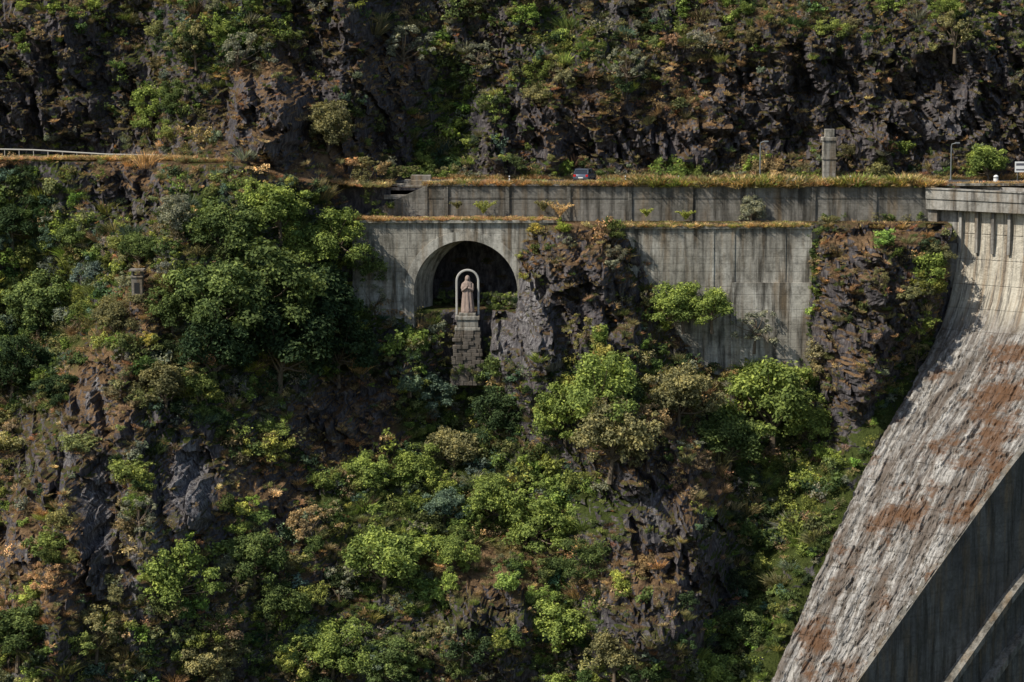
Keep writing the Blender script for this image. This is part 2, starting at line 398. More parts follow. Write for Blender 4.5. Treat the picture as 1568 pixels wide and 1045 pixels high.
def make_tree(name,seed,nl,ls,sq=1.,ncl=26,rmin=.12,rmax=.34,cz=.85,ax=1.,core=.5):
    """unit tree: crown radius ~1, irregular, reaching close to the ground"""
    r=random.Random(seed);mb=MB();cl=[]
    lobes=[(r.random()*6.28,.12+.25*r.random()) for _ in range(3)]
    for i in range(ncl):
        a=i*2.4+r.random()*1.6;el=math.asin(max(-1,min(1,-.8+1.75*((i+.5)/ncl))));rad=.42+.45*r.random()**.8
        rad*=1+sum(k*max(0,math.cos(a-b)) for b,k in lobes)-.15
        cl.append(((math.cos(a)*math.cos(el)*rad*ax,math.sin(a)*math.cos(el)*rad/ax,cz+math.sin(el)*rad*sq),rmin+(rmax-rmin)*r.random()**1.3))
    top=(0.05,0,cz+.2)
    mb.tube([(0,0,-.35),(.02,.01,.2),(.04,-.02,.5),top],[.07,.05,.04,.02],7)
    for c,rr in cl[::2]:
        st=Vector((.03,0,.15+.5*r.random()));e=Vector(c);md=st.lerp(e,.5)+Vector((0,0,-.06))
        mb.tube([st,md,e],[.028,.016,.006],5)
    if core: cl.append(((0,0,cz-.05),core))
    P,Fc,sh=crown(cl,nl,ls)
    tv=np.array(mb.v);nv=len(tv)
    quads=[f for f in mb.f if len(f)==4]
    Fa=np.concatenate([np.array(quads),Fc+nv])
    mi=np.concatenate([np.zeros(len(quads)),np.ones(len(Fc))])
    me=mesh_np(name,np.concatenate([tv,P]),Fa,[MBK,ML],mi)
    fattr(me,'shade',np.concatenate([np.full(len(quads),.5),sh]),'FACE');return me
def make_shrub(seed,nl,ls,ncl,flatz=.8):
    r=random.Random(seed);cl=[((0,0,.3),.45)]
    for i in range(ncl):
        a=r.random()*6.28;d=.3+.5*r.random()
        cl.append(((math.cos(a)*d,math.sin(a)*d,(.1+.85*r.random())*flatz),.15+.22*r.random()))
    P,Fc,sh=crown(cl,nl,ls)
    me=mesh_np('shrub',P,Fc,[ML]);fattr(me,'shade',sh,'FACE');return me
def make_spiky(seed,n,w,spread,hh):
    n=int(n);a=rng.random(n)*6.28;b0=rng.random(n)**.5*.45
    base=np.stack([np.cos(a)*b0,np.sin(a)*b0,np.full(n,-.15)],1)
    dr=unit(np.stack([np.cos(a)*spread*rng.random(n),np.sin(a)*spread*rng.random(n),np.ones(n)],1)+rng.normal(size=(n,3))*.18)
    L=hh*(.5+.6*rng.random(n));sd=unit(np.cross(dr,rng.normal(size=(n,3))))*w
    mid=base+dr*(L*.6)[:,None];tip=base+dr*L[:,None]+np.stack([np.cos(a),np.sin(a),np.full(n,-.4)],1)*(.15*L)[:,None]
    P=np.stack([base-sd*.4,mid-sd,tip,mid+sd],1).reshape(-1,3)
    me=mesh_np('tuft',P,np.arange(n*4).reshape(n,4),[ML]);fattr(me,'shade',np.clip(rng.normal(.5,.22,n),0,1),'FACE');return me
def coll(name,meshes):
    c=bpy.data.collections.new(name)
    for i,m in enumerate(meshes):
        c.objects.link(bpy.data.objects.new('%s_%02d'%(name,i),m))
    return c
SH=[make_shrub(100+i,460,.10,8+i%3,.8+.12*(i%4)) for i in range(6)]+[make_shrub(120+i,240,.085,10,1.2) for i in range(3)]
SH+=[make_spiky(130,190,.028,1.3,1.05),make_spiky(131,170,.025,1.0,1.15)]
C_SH=coll('shrub_kinds',SH)
C_GR=coll('grass_kinds',[make_spiky(140+i,90,.04,1.3,1.) for i in range(4)])
C_BU=coll('bush_kinds',[make_tree('bush_%d'%i,400+i,2600,.06,.85,16,.14,.36,.55,1+.15*(i-2)) for i in range(5)]+[make_tree('bush_open_%d'%i,410+i,1500,.05,.95,22,.1,.22,.6,1.,0) for i in range(3)])
def scatter(name,cl,P,scl,idx,tint,tilt=.15):
    P=np.asarray(P,np.float32);n=len(P)
    me=bpy.data.meshes.new(name);me.vertices.add(n);me.vertices.foreach_set('co',P.ravel())
    rot=np.stack([rng.normal(0,tilt,n),rng.normal(0,tilt,n),rng.random(n)*6.28],1)
    a=me.attributes.new('rot','FLOAT_VECTOR','POINT');a.data.foreach_set('vector',rot.astype(np.float32).ravel())
    a=me.attributes.new('scl','FLOAT_VECTOR','POINT');a.data.foreach_set('vector',np.asarray(scl,np.float32).ravel())
    a=me.attributes.new('idx','INT','POINT');a.data.foreach_set('value',np.asarray(idx,np.int32))
    a=me.attributes.new('tint','FLOAT_COLOR','POINT');a.data.foreach_set('color',np.concatenate([tint,np.ones((n,1))],1).astype(np.float32).ravel())
    o=obj(name,me);ng=bpy.data.node_groups.new(name,'GeometryNodeTree')
    ng.interface.new_socket('Geometry',in_out='INPUT',socket_type='NodeSocketGeometry')
    ng.interface.new_socket('Geometry',in_out='OUTPUT',socket_type='NodeSocketGeometry')
    nn=ng.nodes;gi=nn.new('NodeGroupInput');go=nn.new('NodeGroupOutput');ip=nn.new('GeometryNodeInstanceOnPoints')
    ci=nn.new('GeometryNodeCollectionInfo');ci.inputs['Collection'].default_value=cl
    ci.inputs['Separate Children'].default_value=True;ci.inputs['Reset Children'].default_value=True
    def na(nm,t):
        k=nn.new('GeometryNodeInputNamedAttribute');k.data_type=t;k.inputs['Name'].default_value=nm
        return [s for s in k.outputs if s.enabled and s.name=='Attribute'][0]
    er=nn.new('FunctionNodeEulerToRotation')
    L=ng.links.new
    L(na('rot','FLOAT_VECTOR'),er.inputs[0]);L(er.outputs[0],ip.inputs['Rotation'])
    L(na('scl','FLOAT_VECTOR'),ip.inputs['Scale']);L(na('idx','INT'),ip.inputs['Instance Index'])
    ip.inputs['Pick Instance'].default_value=True
    L(ci.outputs[0],ip.inputs['Instance']);L(gi.outputs[0],ip.inputs['Points']);L(ip.outputs[0],go.inputs[0])
    md=o.modifiers.new('scatter','NODES');md.node_group=ng;return o
PAL=dict(bright=(.225,.28,.08),lime=(.31,.335,.095),mid=(.125,.165,.06),dark=(.058,.088,.042),olive=(.225,.21,.105),grey=(.25,.255,.19),teal=(.125,.175,.13),dryb=(.37,.275,.155),orange=(.46,.285,.155),straw=(.62,.455,.25),brown=(.20,.14,.09))
def tints(names,w,n):
    w=np.array(w,float);c=rng.choice(len(names),n,p=w/w.sum())
    t=np.array([PAL[k] for k in names])[c]
    return t*(.7+.6*rng.random((n,1)))*(1+rng.normal(0,.07,(n,3)))
def cand(n):
    x=rng.uniform(-80,92,n);ze=rng.uniform(-64,42,n)
    z=ze+zr(x);y=Dat(x,z)
    ok=~((ze<.15)&(ze>-.5)&(x>X(585)))&~((x>X(560))&(ze<0)&(ze>ZT-.2)&(x<X(1445)))
    ok&=~((ze<.15)&(ze>-.3)&(x<-36))
    h=hprof(z);s=(x-Ox+.6*h)/.8
    ok&=~((s>-.6)&(ze<.2))
    ok&=~((x>xA0-.5)&(x<xA1)&(y>0.3)&(ze<0)&(ze>-20.5))
    ok&=~((np.abs(x-X(716))<3.)&(y>-4)&(z>Z(575))&(ze<0))
    return x[ok],y[ok],z[ok],s[ok]
x,y,z,sd=cand(25500);u,v=proj(x,y,z)
b=msk(BARE,u,v);lu=np.maximum(msk(LUSH,u,v),.6*ss(-6,-3,sd)*(z<-17));dr=msk(DRY,u,v);li=msk(LITE,u,v)
den=.70+.75*fbm(x,z,7,3,200)-.70*b+.35*lu-.75*li
k=rng.random(len(x))<den
x,y,z,u,v,b,lu,dr,sd=[a[k] for a in(x,y,z,u,v,b,lu,dr,sd)]
n=len(x)
tone=fbm(x,z,6,3,210)+.3*rng.normal(size=n)
T=tints(['olive','mid','grey','bright','dark','dryb','brown'],[3.4,2.4,2,2.4,1.5,2.4,1.4],n)
T2=tints(['bright','lime','mid','teal','dark','grey','olive'],[3.2,1.3,2.4,1.3,1.6,.8,1],n)
T3=tints(['dryb','orange','olive','brown','straw'],[3,2.2,2.6,2,1],n)
T=np.where(((lu*.9+tone*.9)>.38)[:,None],T2,T);T=np.where(((dr*.95-tone*.5)>.45)[:,None],T3,T)
T=np.where((v<250)[:,None],T*.92,T)
sz=np.exp(rng.normal(-.15,.45,n))*(.8+.35*lu)*(1-.3*b)*(1-.2*dr)
sz=np.clip(sz,.3,2.0);sz=np.where(sd>-2.,np.minimum(sz,.8),sz)
ii=rng.integers(0,11,n);ii=np.where(T[:,0]>T[:,1],rng.integers(6,11,n),ii)
P=np.stack([x,y-.1,z-.1*sz],1)
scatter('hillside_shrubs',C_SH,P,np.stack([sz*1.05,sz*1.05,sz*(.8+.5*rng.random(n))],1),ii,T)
# larger irregular bushes
x,y,z,sd=cand(3000);u,v=proj(x,y,z);b=msk(BARE,u,v);lu=msk(LUSH,u,v);dr=msk(DRY,u,v);li=msk(LITE,u,v)
k=(rng.random(len(x))<(.40+.6*fbm(x,z,9,2,230)-.6*b+.25*lu-.8*li-.1*(v<250)))&(sd<-3)
x,y,z,lu,dr,v=[a[k] for a in(x,y,z,lu,dr,v)];n=len(x)
T=tints(['olive','mid','grey','bright','dark','dryb','lime'],[3,2.5,1.6,3,1.4,1.3,.5],n);T2=tints(['bright','lime','mid','teal','dark'],[3,.9,2.5,1,1.7],n)
T=np.where((lu>.4)[:,None],T2,T)
sz=rng.uniform(.9,2.3,n)*np.where(v<260,.8,1)
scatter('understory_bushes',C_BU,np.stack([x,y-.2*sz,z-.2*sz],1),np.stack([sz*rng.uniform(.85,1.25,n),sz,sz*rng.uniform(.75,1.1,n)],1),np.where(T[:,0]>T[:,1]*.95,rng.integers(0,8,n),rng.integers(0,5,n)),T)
x,y,z,sd=cand(30000);u,v=proj(x,y,z);b=msk(BARE,u,v);dr=msk(DRY,u,v);li=msk(LITE,u,v);lu=np.maximum(msk(LUSH,u,v),.6*ss(-6,-3,sd)*(z<-17))
k=rng.random(len(x))<(.55+.8*fbm(x,z,4,3,220)-.4*b+.35*dr-.6*li)
x,y,z,dr,lu=[a[k] for a in(x,y,z,dr,lu)];n=len(x)
T=tints(['dryb','orange','olive','mid','straw','brown'],[3.4,2,2.6,1.6,1.2,2],n);T2=tints(['bright','mid','olive'],[2,2,1.5],n)
T=np.where((lu>.4+.3*rng.random(n))[:,None],T2,T)
sz=.25+.42*rng.random(n)
scatter('slope_grass',C_GR,np.stack([x,y-.05,z],1),np.stack([sz*1.2,sz*1.2,sz*.85],1),rng.integers(0,4,n),T,.3)

# ---------------------------------------------------------------- named trees
TM=[make_tree('tree_mesh_%d'%i,300+i,9500,.042,[.85,.8,1.05,.85,.9][i],30+4*i,.1,.33,.85,[1,1.2,.9,1.1,1][i]) for i in range(5)]
TM+=[make_tree('tree_mesh_thin_%d'%i,320+i,2800,.038,1.0,30,.08,.2,.9,1.,0) for i in range(2)]
def tree(kind,px,py,r,tint,mi=None):
    R=r/13.;q=site(px,py+r*.72);mi=int(rng.integers(0,5)) if mi is None else mi
    m=TM[mi];o=obj(kind,m);o.location=(q[0],q[1]-.25*R,q[2]-.12*R)
    sx=random.uniform(.92,1.15)
    o.scale=(R*sx,R,R*random.uniform(.85,1.05));o.rotation_euler=(random.uniform(-.12,.12),random.uniform(-.12,.12),random.random()*6.28)
    t=np.array(PAL[tint])*(.9+.3*random.random());o['tint']=[float(a) for a in t];return o
TR=[('poplar_tree',235,165,42,'bright',2),('oak_tree',503,190,42,'olive',2),('oak_tree',300,60,40,'olive',5),('oak_tree',365,75,42,'grey',5),('oak_tree',620,60,45,'grey',5),('oak_tree',395,50,34,'olive',6),('oak_tree',270,150,30,'mid',1),
('chestnut_tree',430,310,56,'bright',0),('chestnut_tree',345,355,54,'mid',1),('chestnut_tree',510,355,52,'bright',3),('oak_tree',265,325,32,'grey',2),('oak_tree',215,375,36,'mid',0),('chestnut_tree',470,385,50,'bright',4),('oak_tree',555,400,40,'mid',2),
('holm_oak_tree',330,445,76,'mid',0),('holm_oak_tree',410,430,86,'mid',1),('holm_oak_tree',500,455,76,'dark',3),('holm_oak_tree',430,520,78,'dark',4),('holm_oak_tree',330,530,62,'dark',0),('holm_oak_tree',520,530,52,'dark',1),('oak_tree',575,455,28,'grey',5),('oak_tree',265,470,42,'mid',2),
('chestnut_tree',1180,605,80,'bright',0),('chestnut_tree',1240,640,48,'bright',3),('chestnut_tree',1115,665,55,'mid',1),('fig_tree',1045,468,40,'bright',1),('fig_tree',1090,465,36,'bright',3),('oak_tree',915,595,58,'bright',3),('oak_tree',1040,600,58,'olive',0),('oak_tree',935,665,60,'olive',4),('oak_tree',1155,490,38,'grey',6),('chestnut_tree',865,635,48,'bright',2),('oak_tree',1000,650,40,'dryb',5),
('oak_tree',697,680,46,'olive',0),('oak_tree',638,710,42,'bright',3),('laurel_tree',660,600,36,'teal',1),('laurel_tree',755,760,45,'bright',4),('laurel_tree',560,720,36,'bright',1),('laurel_tree',760,640,44,'dark',2),('laurel_tree',680,770,36,'teal',0),
('oak_tree',255,585,44,'olive',0),('oak_tree',175,480,36,'olive',3),('oak_tree',90,590,38,'dark',0),('oak_tree',60,460,55,'mid',1),('oak_tree',20,330,45,'dark',3),('oak_tree',120,360,36,'mid',4),('oak_tree',20,560,50,'dark',2),
('oak_tree',590,850,56,'bright',0),('oak_tree',510,985,46,'bright',3),('oak_tree',335,1000,50,'olive',4),('oak_tree',270,885,50,'bright',1),('oak_tree',390,850,48,'mid',0),('oak_tree',215,790,30,'grey',6),('oak_tree',30,960,55,'mid',0),('oak_tree',660,985,36,'olive',6),('oak_tree',850,950,48,'bright',2),('oak_tree',820,800,52,'bright',1),('oak_tree',690,850,34,'bright',4),('oak_tree',905,850,38,'mid',3),('oak_tree',470,800,38,'dryb',5),('oak_tree',600,1010,44,'mid',2),('oak_tree',150,960,44,'olive',5),('oak_tree',430,920,40,'mid',4),('oak_tree',520,890,36,'grey',6),
('oak_tree',940,1000,42,'olive',4),('oak_tree',1140,960,40,'mid',2),('oak_tree',1080,1020,50,'bright',0),
('chestnut_tree',1510,225,38,'bright',0),('ash_tree',1150,300,24,'grey',2),('ash_tree',1037,238,14,'bright',2),('oak_tree',1402,540,26,'olive',5),('oak_tree',1345,425,24,'olive',5),('oak_tree',650,250,22,'bright',1),('oak_tree',560,262,34,'olive',5),('oak_tree',730,80,30,'grey',6),('oak_tree',960,100,34,'grey',6),('oak_tree',1460,40,50,'olive',5),('oak_tree',1450,10,30,'bright',1),('oak_tree',830,140,30,'olive',4)]
for (kd,px,py,r,tn,mi) in TR:
    o=tree(kd,px,py,r,tn,mi)
    if kd=='ash_tree' and px==1150: o.location=(X(1150,2.2),2.2,ZT)
    if kd=='ash_tree' and px==1037: o.location=(X(1037,6),6,0)
    if py==225: o.location=(X(1510,14),14,0)
    if px==1155: o.location=W(1155,530,-1.6)
    if kd=='fig_tree': o.location=W(px,498,-2.5)

# ---------------------------------------------------------------- walls, road
MC=mat_concrete('weathered_concrete',(.29,.27,.23),(.46,.435,.375),lite=(.58,.555,.49))
MC2=mat_concrete('old_dark_concrete',(.19,.178,.155),(.31,.29,.255),boards=.7)
MCA=mat_concrete('arch_stone',(.44,.415,.36),(.60,.57,.50),boards=50,stain=(.12,.11,.09))
MST=mat_concrete('rubble_masonry',(.26,.235,.20),(.42,.38,.33),boards=.35)
xa,xb=X(655,3.5),X(1432,3.5);mb=MB()
mb.box(xa,xb,3.4,3.95,ZT-1,-.05)
mb.box(xa-.1,xb,3.25,4.2,.0,.28)
mb.box(xa,xb,3.32,3.95,-1.45,-1.3)
xq=xa+2
while xq<X(1400,3.5):
    mb.box(xq,xq+.45,3.2,3.4,ZT-1,-.052);xq+=7.3
zt=ZT;xw=X(560,3.4)
mb.add([(xw,3.3,zt-1),(xa,3.3,zt-1),(xa,3.3,.1),(xw,3.3,zt+.8),(xw,3.9,zt-1),(xa,3.9,zt-1),(xa,3.9,.1),(xw,3.9,zt+.8)],[(0,1,2,3),(3,2,6,7),(7,6,5,4),(0,3,7,4)])
obj('road_retaining_wall',mb.mesh('road_retaining_wall',[MC2]))
mb=MB()
for i in range(5):
    x0=X(588,4)+i*.8;mb.box(x0,X(660,4),4.0+i*.3,7,-1.6+i*.55,-1.05+i*.55,0,.05)
obj('stone_steps',mb.mesh('stone_steps',[MST]))
def arch_wall():
    mb=MB();x0,x1=X(540),X(856);cx=CXA;R=RA;zc=Z(447);zb=-21;n=40;yf=0.
    zt=ZT
    def q4(a,b,c,d,mi=0): mb.add([a,b,c,d],[(0,1,2,3)],mi)
    q4((x0,yf,zb),(cx-R,yf,zb),(cx-R,yf,zt),(x0,yf,zt));q4((cx+R,yf,zb),(x1,yf,zb),(x1,yf,zt),(cx+R,yf,zt))
    arc=[(cx-R*math.cos(math.pi*i/n),zc+R*math.sin(math.pi*i/n)) for i in range(n+1)]
    for i in range(n):
        (a,b),(c,d)=arc[i],arc[i+1];q4((a,yf,b),(c,yf,d),(c,yf,zt),(a,yf,zt))
    R2=R+1.1
    out=[(cx-R2*math.cos(math.pi*i/n),zc+R2*math.sin(math.pi*i/n)) for i in range(n+1)]
    inn=[(cx-(R-.02)*math.cos(math.pi*i/n),zc+(R-.02)*math.sin(math.pi*i/n)) for i in range(n+1)]
    inn=[(inn[0][0],zc-5)]+inn+[(inn[-1][0],zc-5)];out=[(out[0][0],zc-5)]+out+[(out[-1][0],zc-5)]
    for i in range(len(inn)-1):
        a,b,c,d=inn[i],inn[i+1],out[i+1],out[i]
        q4((a[0],-.22,a[1]),(b[0],-.22,b[1]),(c[0],-.22,c[1]),(d[0],-.22,d[1]),1)
        q4((d[0],-.22,d[1]),(c[0],-.22,c[1]),(c[0],.05,c[1]),(d[0],.05,d[1]),1)
    full=[(cx-R,zb)]+arc+[(cx+R,zb)];Lv=4.2;sk=2.1
    for i in range(len(full)-1):
        a,b=full[i],full[i+1]
        q4((a[0],-.22,a[1]),(b[0],-.22,b[1]),(b[0]+sk,Lv,b[1]),(a[0]+sk,Lv,a[1]),1)
    q4((x0,yf,zt),(x1,yf,zt),(x1,4.2,zt+.001),(x0,4.2,zt+.001))
    mb.box(x0-.1,x1+.05,-.34,.75,zt+.004,zt+.32)
    mb.box(x0-.01,x0+1.2,-.3,.0-.002,zb,zt)
    mb.box(x1-1.4,x1,-.2,-.002,zb,zt)
    mb.box(cx-R-.5,cx+R+5,10.4,10.6,zb,zt-.5,2);mb.box(cx-R-.8,cx-R+sk-.3,4.25,10.4,zb,zt-.4,2);mb.box(cx+R+sk+.3,cx+R+sk+.6,4.25,10.4,zb,zt-.4,2)
    mb.box(cx-R-.8,cx+R+sk+.6,4.25,10.6,zt-.39,zt-.1,2)
    return mb.mesh('arched_retaining_wall',[MC,MCA,MT])
obj('arched_retaining_wall',arch_wall())
mb=MB();x0,x1=X(858),X(1243);zt=Z(350)
mb.box(x0,x1,-.1,.6,-23,zt)
mb.box(x0+3,x1+.1,-.32,.8,zt+.004,zt+.34)
mb.box(x0,x1,.62,4.2,zt-.3,zt-.02)
for xq in (X(945),X(1090),X(1122),X(1200)):
    mb.box(xq,xq+.22,-.2,-.102,-23,zt)
mb.box(X(1120),x1-.02,-.55,-.105,-23,Z(432))
mb.add([(x1,-.3,-23),(x1+1.6,1.5,-23),(x1+1.6,1.5,zt-1),(x1,-.3,zt)],[(0,1,2,3)])
obj('concrete_retaining_wall',mb.mesh('concrete_retaining_wall',[MC]))
mb=MB();mb.box(X(1246),X(1428),1.3,1.9,-12,ZT-.7);mb.box(X(1246),X(1428),1.91,4.2,ZT-1.2,ZT-.72)
obj('stone_retaining_wall',mb.mesh('stone_retaining_wall',[MC2]))
def mat_asphalt():
    m,nt=newmat('asphalt');q=N(nt);v=q.n('ShaderNodeTexCoord').outputs['Object'];f=q.noise(v,6,8,.7)
    q.out(q.ramp(f,[(.3,(.04,.04,.042)),(.7,(.075,.072,.07))]),.9,f,.3,.02);return m
MAS=mat_asphalt();MPT=mat_plain('road_paint',(.7,.7,.68))
mb=MB();x0=X(600,8);mb.add([(x0,6,.05),(95,6,.05),(95,15.2,.05),(x0,15.2,.05)],[(0,1,2,3)])
mb.add([(x0,10.55,.054),(95,10.55,.054),(95,10.67,.054),(x0,10.67,.054)],[(0,1,2,3)],1)
mb.add([(x0,6.4,.054),(95,6.4,.054),(95,6.52,.054),(x0,6.52,.054)],[(0,1,2,3)],1)
mb.box(x0,95,5.7,5.98,-.1,.17,2)
obj('road',mb.mesh('road',[MAS,MPT,MC]))
P=[];Tn=[];Sz=[]
def strip(xa,xb,y0,y1,z0,n,names,w,s0,s1_):
    xx=rng.uniform(xa,xb,n);yy=rng.uniform(y0,y1,n)
    kk=fbm(xx,yy*0+z0,3,3,int(abs(z0*7))+3)+.4*rng.normal(size=n)>-.45
    xx,yy=xx[kk],yy[kk];P.append(np.stack([xx,yy,np.full(len(xx),z0)],1));Tn.append(tints(names,w,len(xx)))
    Sz.append(s0+(s1_-s0)*rng.random(len(xx))**1.5*(1+.6*fbm(xx,yy*0,6,2,9)))
dryn=(['orange','straw','dryb','olive'],[3.5,3.5,2,.3])
strip(X(650,4),X(1440,4),3.4,5.6,.12,3000,*dryn,.35,1.2)
strip(X(650,4),X(1440,4),3.5,5.6,.12,120,['olive','bright','grey'],[2,2,1],.6,1.5)
strip(X(920,6),X(1390,6),3.6,5.6,.1,420,['olive','straw','bright','lime'],[2,2,1.5,1.5],.9,1.9)
strip(X(650,16),90,15.4,17,.05,1500,['dryb','straw','olive','orange'],[2,2,2,2],.5,1.3)
strip(X(1440,5),X(1700,5),6,8,-.1,500,*dryn,.3,.8)
strip(X(545),X(852),-.3,3.2,ZT+.3,1300,['orange','straw','dryb','lime'],[3,2.5,2,1],.25,.7)
strip(X(925),X(1240),-.35,3.2,Z(350)+.25,1500,['olive','straw','lime','orange'],[1.5,3,1.2,2],.25,.75)
strip(X(1246),X(1425),1.2,3.2,ZT-.7,600,['orange','straw','dryb'],[2,2,2],.35,1.)
strip(X(0,15),X(300,15),5.5,9,3.05,700,['straw','orange','lime','dryb'],[2,1.5,.7,1],.35,.8)
strip(X(290,8),X(600,8),1,9,.1,500,['dryb','orange','olive','straw'],[2,1.5,2,1],.4,1.)
P=np.concatenate(P);Tn=np.concatenate(Tn);Sz=np.clip(np.concatenate(Sz),.15,2.2);n=len(P)
P[:,2]=np.where((P[:,0]<X(600,8))&(P[:,2]<1)&(P[:,2]>-.5),P[:,2]+zr(P[:,0]),P[:,2])
scatter('verge_grass',C_GR,P,np.stack([Sz,Sz,Sz*.8],1),rng.integers(0,4,n),Tn,.15)
P=[];Tn=[];Sz=[]
def pts(lst):
    for (px,py,yy,s,t) in lst:
        P.append(W(px,py,yy));Tn.append(np.array(PAL[t])*(.8+.4*random.random()));Sz.append(s)
L=[]
for i in range(120): L.append((random.uniform(640,1400),random.uniform(272,280),16.5,random.uniform(.5,1.1),random.choice(['olive','bright','mid','grey'])))
for i in range(90): L.append((random.gauss(1249,6),random.uniform(355,540),-.6,random.uniform(.3,.65),random.choice(['mid','dark','bright'])))
for i in range(60): L.append((random.uniform(740,800),random.uniform(452,480),.5,random.uniform(.4,.8),random.choice(['mid','grey','bright'])))
for i in range(14): L.append((random.uniform(560,600),random.uniform(300,336),3.0,random.uniform(.4,.8),random.choice(['mid','bright'])))
for i in range(22): L.append((random.uniform(1255,1430),random.uniform(330,352),3.0,random.uniform(.5,.9),random.choice(['mid','grey','olive'])))
for i in range(14): L.append((random.uniform(655,695),random.uniform(450,482),4.5,random.uniform(.4,.8),'mid'))
for i in range(34): L.append((random.uniform(585,700),random.uniform(262,274),8.5,random.uniform(.5,.9),random.choice(['mid','olive','bright'])))
for i in range(50): L.append((random.uniform(330,600),random.uniform(250,282),4,random.uniform(.5,1.1),random.choice(['dryb','olive','olive','grey','orange'])))
for i in range(24): L.append((random.choice([random.gauss(680,7),random.gauss(752,7)]),random.uniform(515,575),-1.2,random.uniform(.35,.7),random.choice(['mid','dark','olive'])))
for i in range(16): L.append((random.uniform(690,745),random.uniform(562,585),-2.4,random.uniform(.5,.8),random.choice(['mid','dark','olive'])))
pts(L);n=len(P);Sz=np.array(Sz)
scatter('wall_ivy_and_bushes',C_SH,np.array(P),np.stack([Sz]*3,1),rng.integers(0,9,n),np.array(Tn))
def weed(px,py,yy,r,tint):
    mb=MB();P=[];
    for i in range(16):
        a=i*2.4;L=r*(.7+.4*random.random());e=.5+.5*random.random()
        pp=[(math.cos(a)*L*t*e,math.sin(a)*L*t*e*.7,L*(1.1*t-.45*t*t)) for t in(0,.35,.7,1)]
        for j in range(3):
            for kx in range(9):
                t=kx/9;c=Vector(pp[j]).lerp(Vector(pp[j+1]),t);P.append(c)
        mb.tube(pp,[.03,.025,.02,.01],4)
    C=np.array([tuple(c) for c in P])+rng.normal(size=(len(P),3))*.05
    lp,lf,sh=leaves(C,unit(rng.normal(size=(len(C),3))+np.array([0,0,1])),np.full(len(C),.17),np.clip(rng.normal(.6,.2,len(C)),0,1),.3)
    tv=np.array(mb.v);qd=[f for f in mb.f if len(f)==4]
    me=mesh_np('fennel_plant',np.concatenate([tv,lp]),np.concatenate([np.array(qd),lf+len(tv)]),[ML]);fattr(me,'shade',np.concatenate([np.full(len(qd),.5),sh]),'FACE')
    o=obj('fennel_plant',me,loc=W(px,py,yy));o['tint']=[float(a) for a in PAL[tint]]
weed(740,325,2,2.0,'lime');weed(858,330,2,2.6,'straw');weed(832,322,2,1.8,'olive');weed(1050,335,2,1.3,'lime');weed(1270,345,2,1.6,'olive');weed(700,318,2,1.0,'olive');weed(990,330,2,1.1,'lime')

# ---------------------------------------------------------------- dam
def mat_dam():
    m,nt=newmat('dam_face_concrete');q=N(nt);v=q.attr('duv').outputs['Vector']
    n1=q.noise(v,.13,6,.65);st=q.noise(v,1.,7,.7,mapping=(1.9,.12,1));n3=q.noise(v,1.7,7,.75);blk=q.noise(v,1.0,5,.8,mapping=(1,.5,1));wide=q.noise(v,1.,5,.65,mapping=(.45,.06,1))
    c=q.ramp(st,[(.34,(.10,.09,.08)),(.47,(.32,.30,.275)),(.60,(.64,.61,.56))])
    c=q.mix(.8,c,q.ramp(n3,[(.3,.2),(.5,.75),(.65,1.0)]),'MULTIPLY')
    c=q.mix(q.ramp(wide,[(.47,0),(.58,.8)]),c,(.13,.10,.078))
    c=q.mix(q.ramp(blk,[(.50,0),(.6,.8)]),c,(.11,.09,.07))
    sx=q.n('ShaderNodeSeparateXYZ');q.l(v,sx.inputs[0])
    rust=q.math('ADD',n1,q.math('MULTIPLY',n3,.3))
    rust=q.math('ADD',rust,q.math('MULTIPLY',sx.outputs['X'],.0055))
    c=q.mix(q.ramp(rust,[(.70,0),(.78,.85)]),c,(.14,.072,.036))
    stw=q.noise(v,1.,5,.6,mapping=(1.3,.05,1))
    up=q.mix(q.ramp(stw,[(.47,0),(.6,.75)]),(.60,.55,.45),(.26,.18,.11))
    up=q.mix(q.ramp(st,[(.5,0),(.62,.85)]),up,(.1,.09,.08))
    up=q.mix(.5,up,q.ramp(n3,[(.3,.4),(.6,1)]),'MULTIPLY')
    c=q.mix(q.ramp(q.math('DIVIDE',q.math('ADD',sx.outputs['Y'],q.math('MULTIPLY',q.math('SUBTRACT',n3,.5),5)),16.),[(.72,1),(.95,0)]),c,up)
    fr=q.math('FRACT',q.math('DIVIDE',sx.outputs['X'],1.5));l1=q.ramp(fr,[(0,0),(.06,1),(.94,1),(1,0)])
    fr=q.math('FRACT',q.math('DIVIDE',sx.outputs['Y'],3.));l2=q.ramp(fr,[(0,0),(.03,1),(.97,1),(1,0)])
    l=q.math('MULTIPLY',l1,l2);c=q.mix(q.math('MULTIPLY',q.math('SUBTRACT',1,l),.35),c,(.04,.038,.035))
    q.out(c,.9,q.math('ADD',q.math('MULTIPLY',l,.3),q.math('ADD',n3,blk)),.9,.3,.15);return m
MD=mat_dam()
MDS=mat_concrete('dam_side_concrete',(.10,.095,.09),(.20,.19,.175),boards=2.2)
dam=empty('concrete_dam')
zs=np.arange(-2.5,-78,-.2);hs=hprof(zs);Ls=np.concatenate([[0],np.cumsum(np.hypot(np.diff(zs),np.diff(hs)))])
ncl=170;tt=np.linspace(0,1,ncl)
SS=tt[None,:]*s1(zs)[:,None];HH=np.repeat(hs[:,None],ncl,1);ZZ=np.repeat(zs[:,None],ncl,1);LL=np.repeat(Ls[:,None],ncl,1)
ro=ss(12,20,LL)
dsp=ro*(.36*facet(SS,LL,.7,2.4,0,60)+.2*facet(SS,LL,.4,.8,.1,66)+.3*np.abs(vn(SS/1.1,LL/14,68)))+.05*fbm(SS,LL,1.5,3,70)
dh=HH+dsp*.85
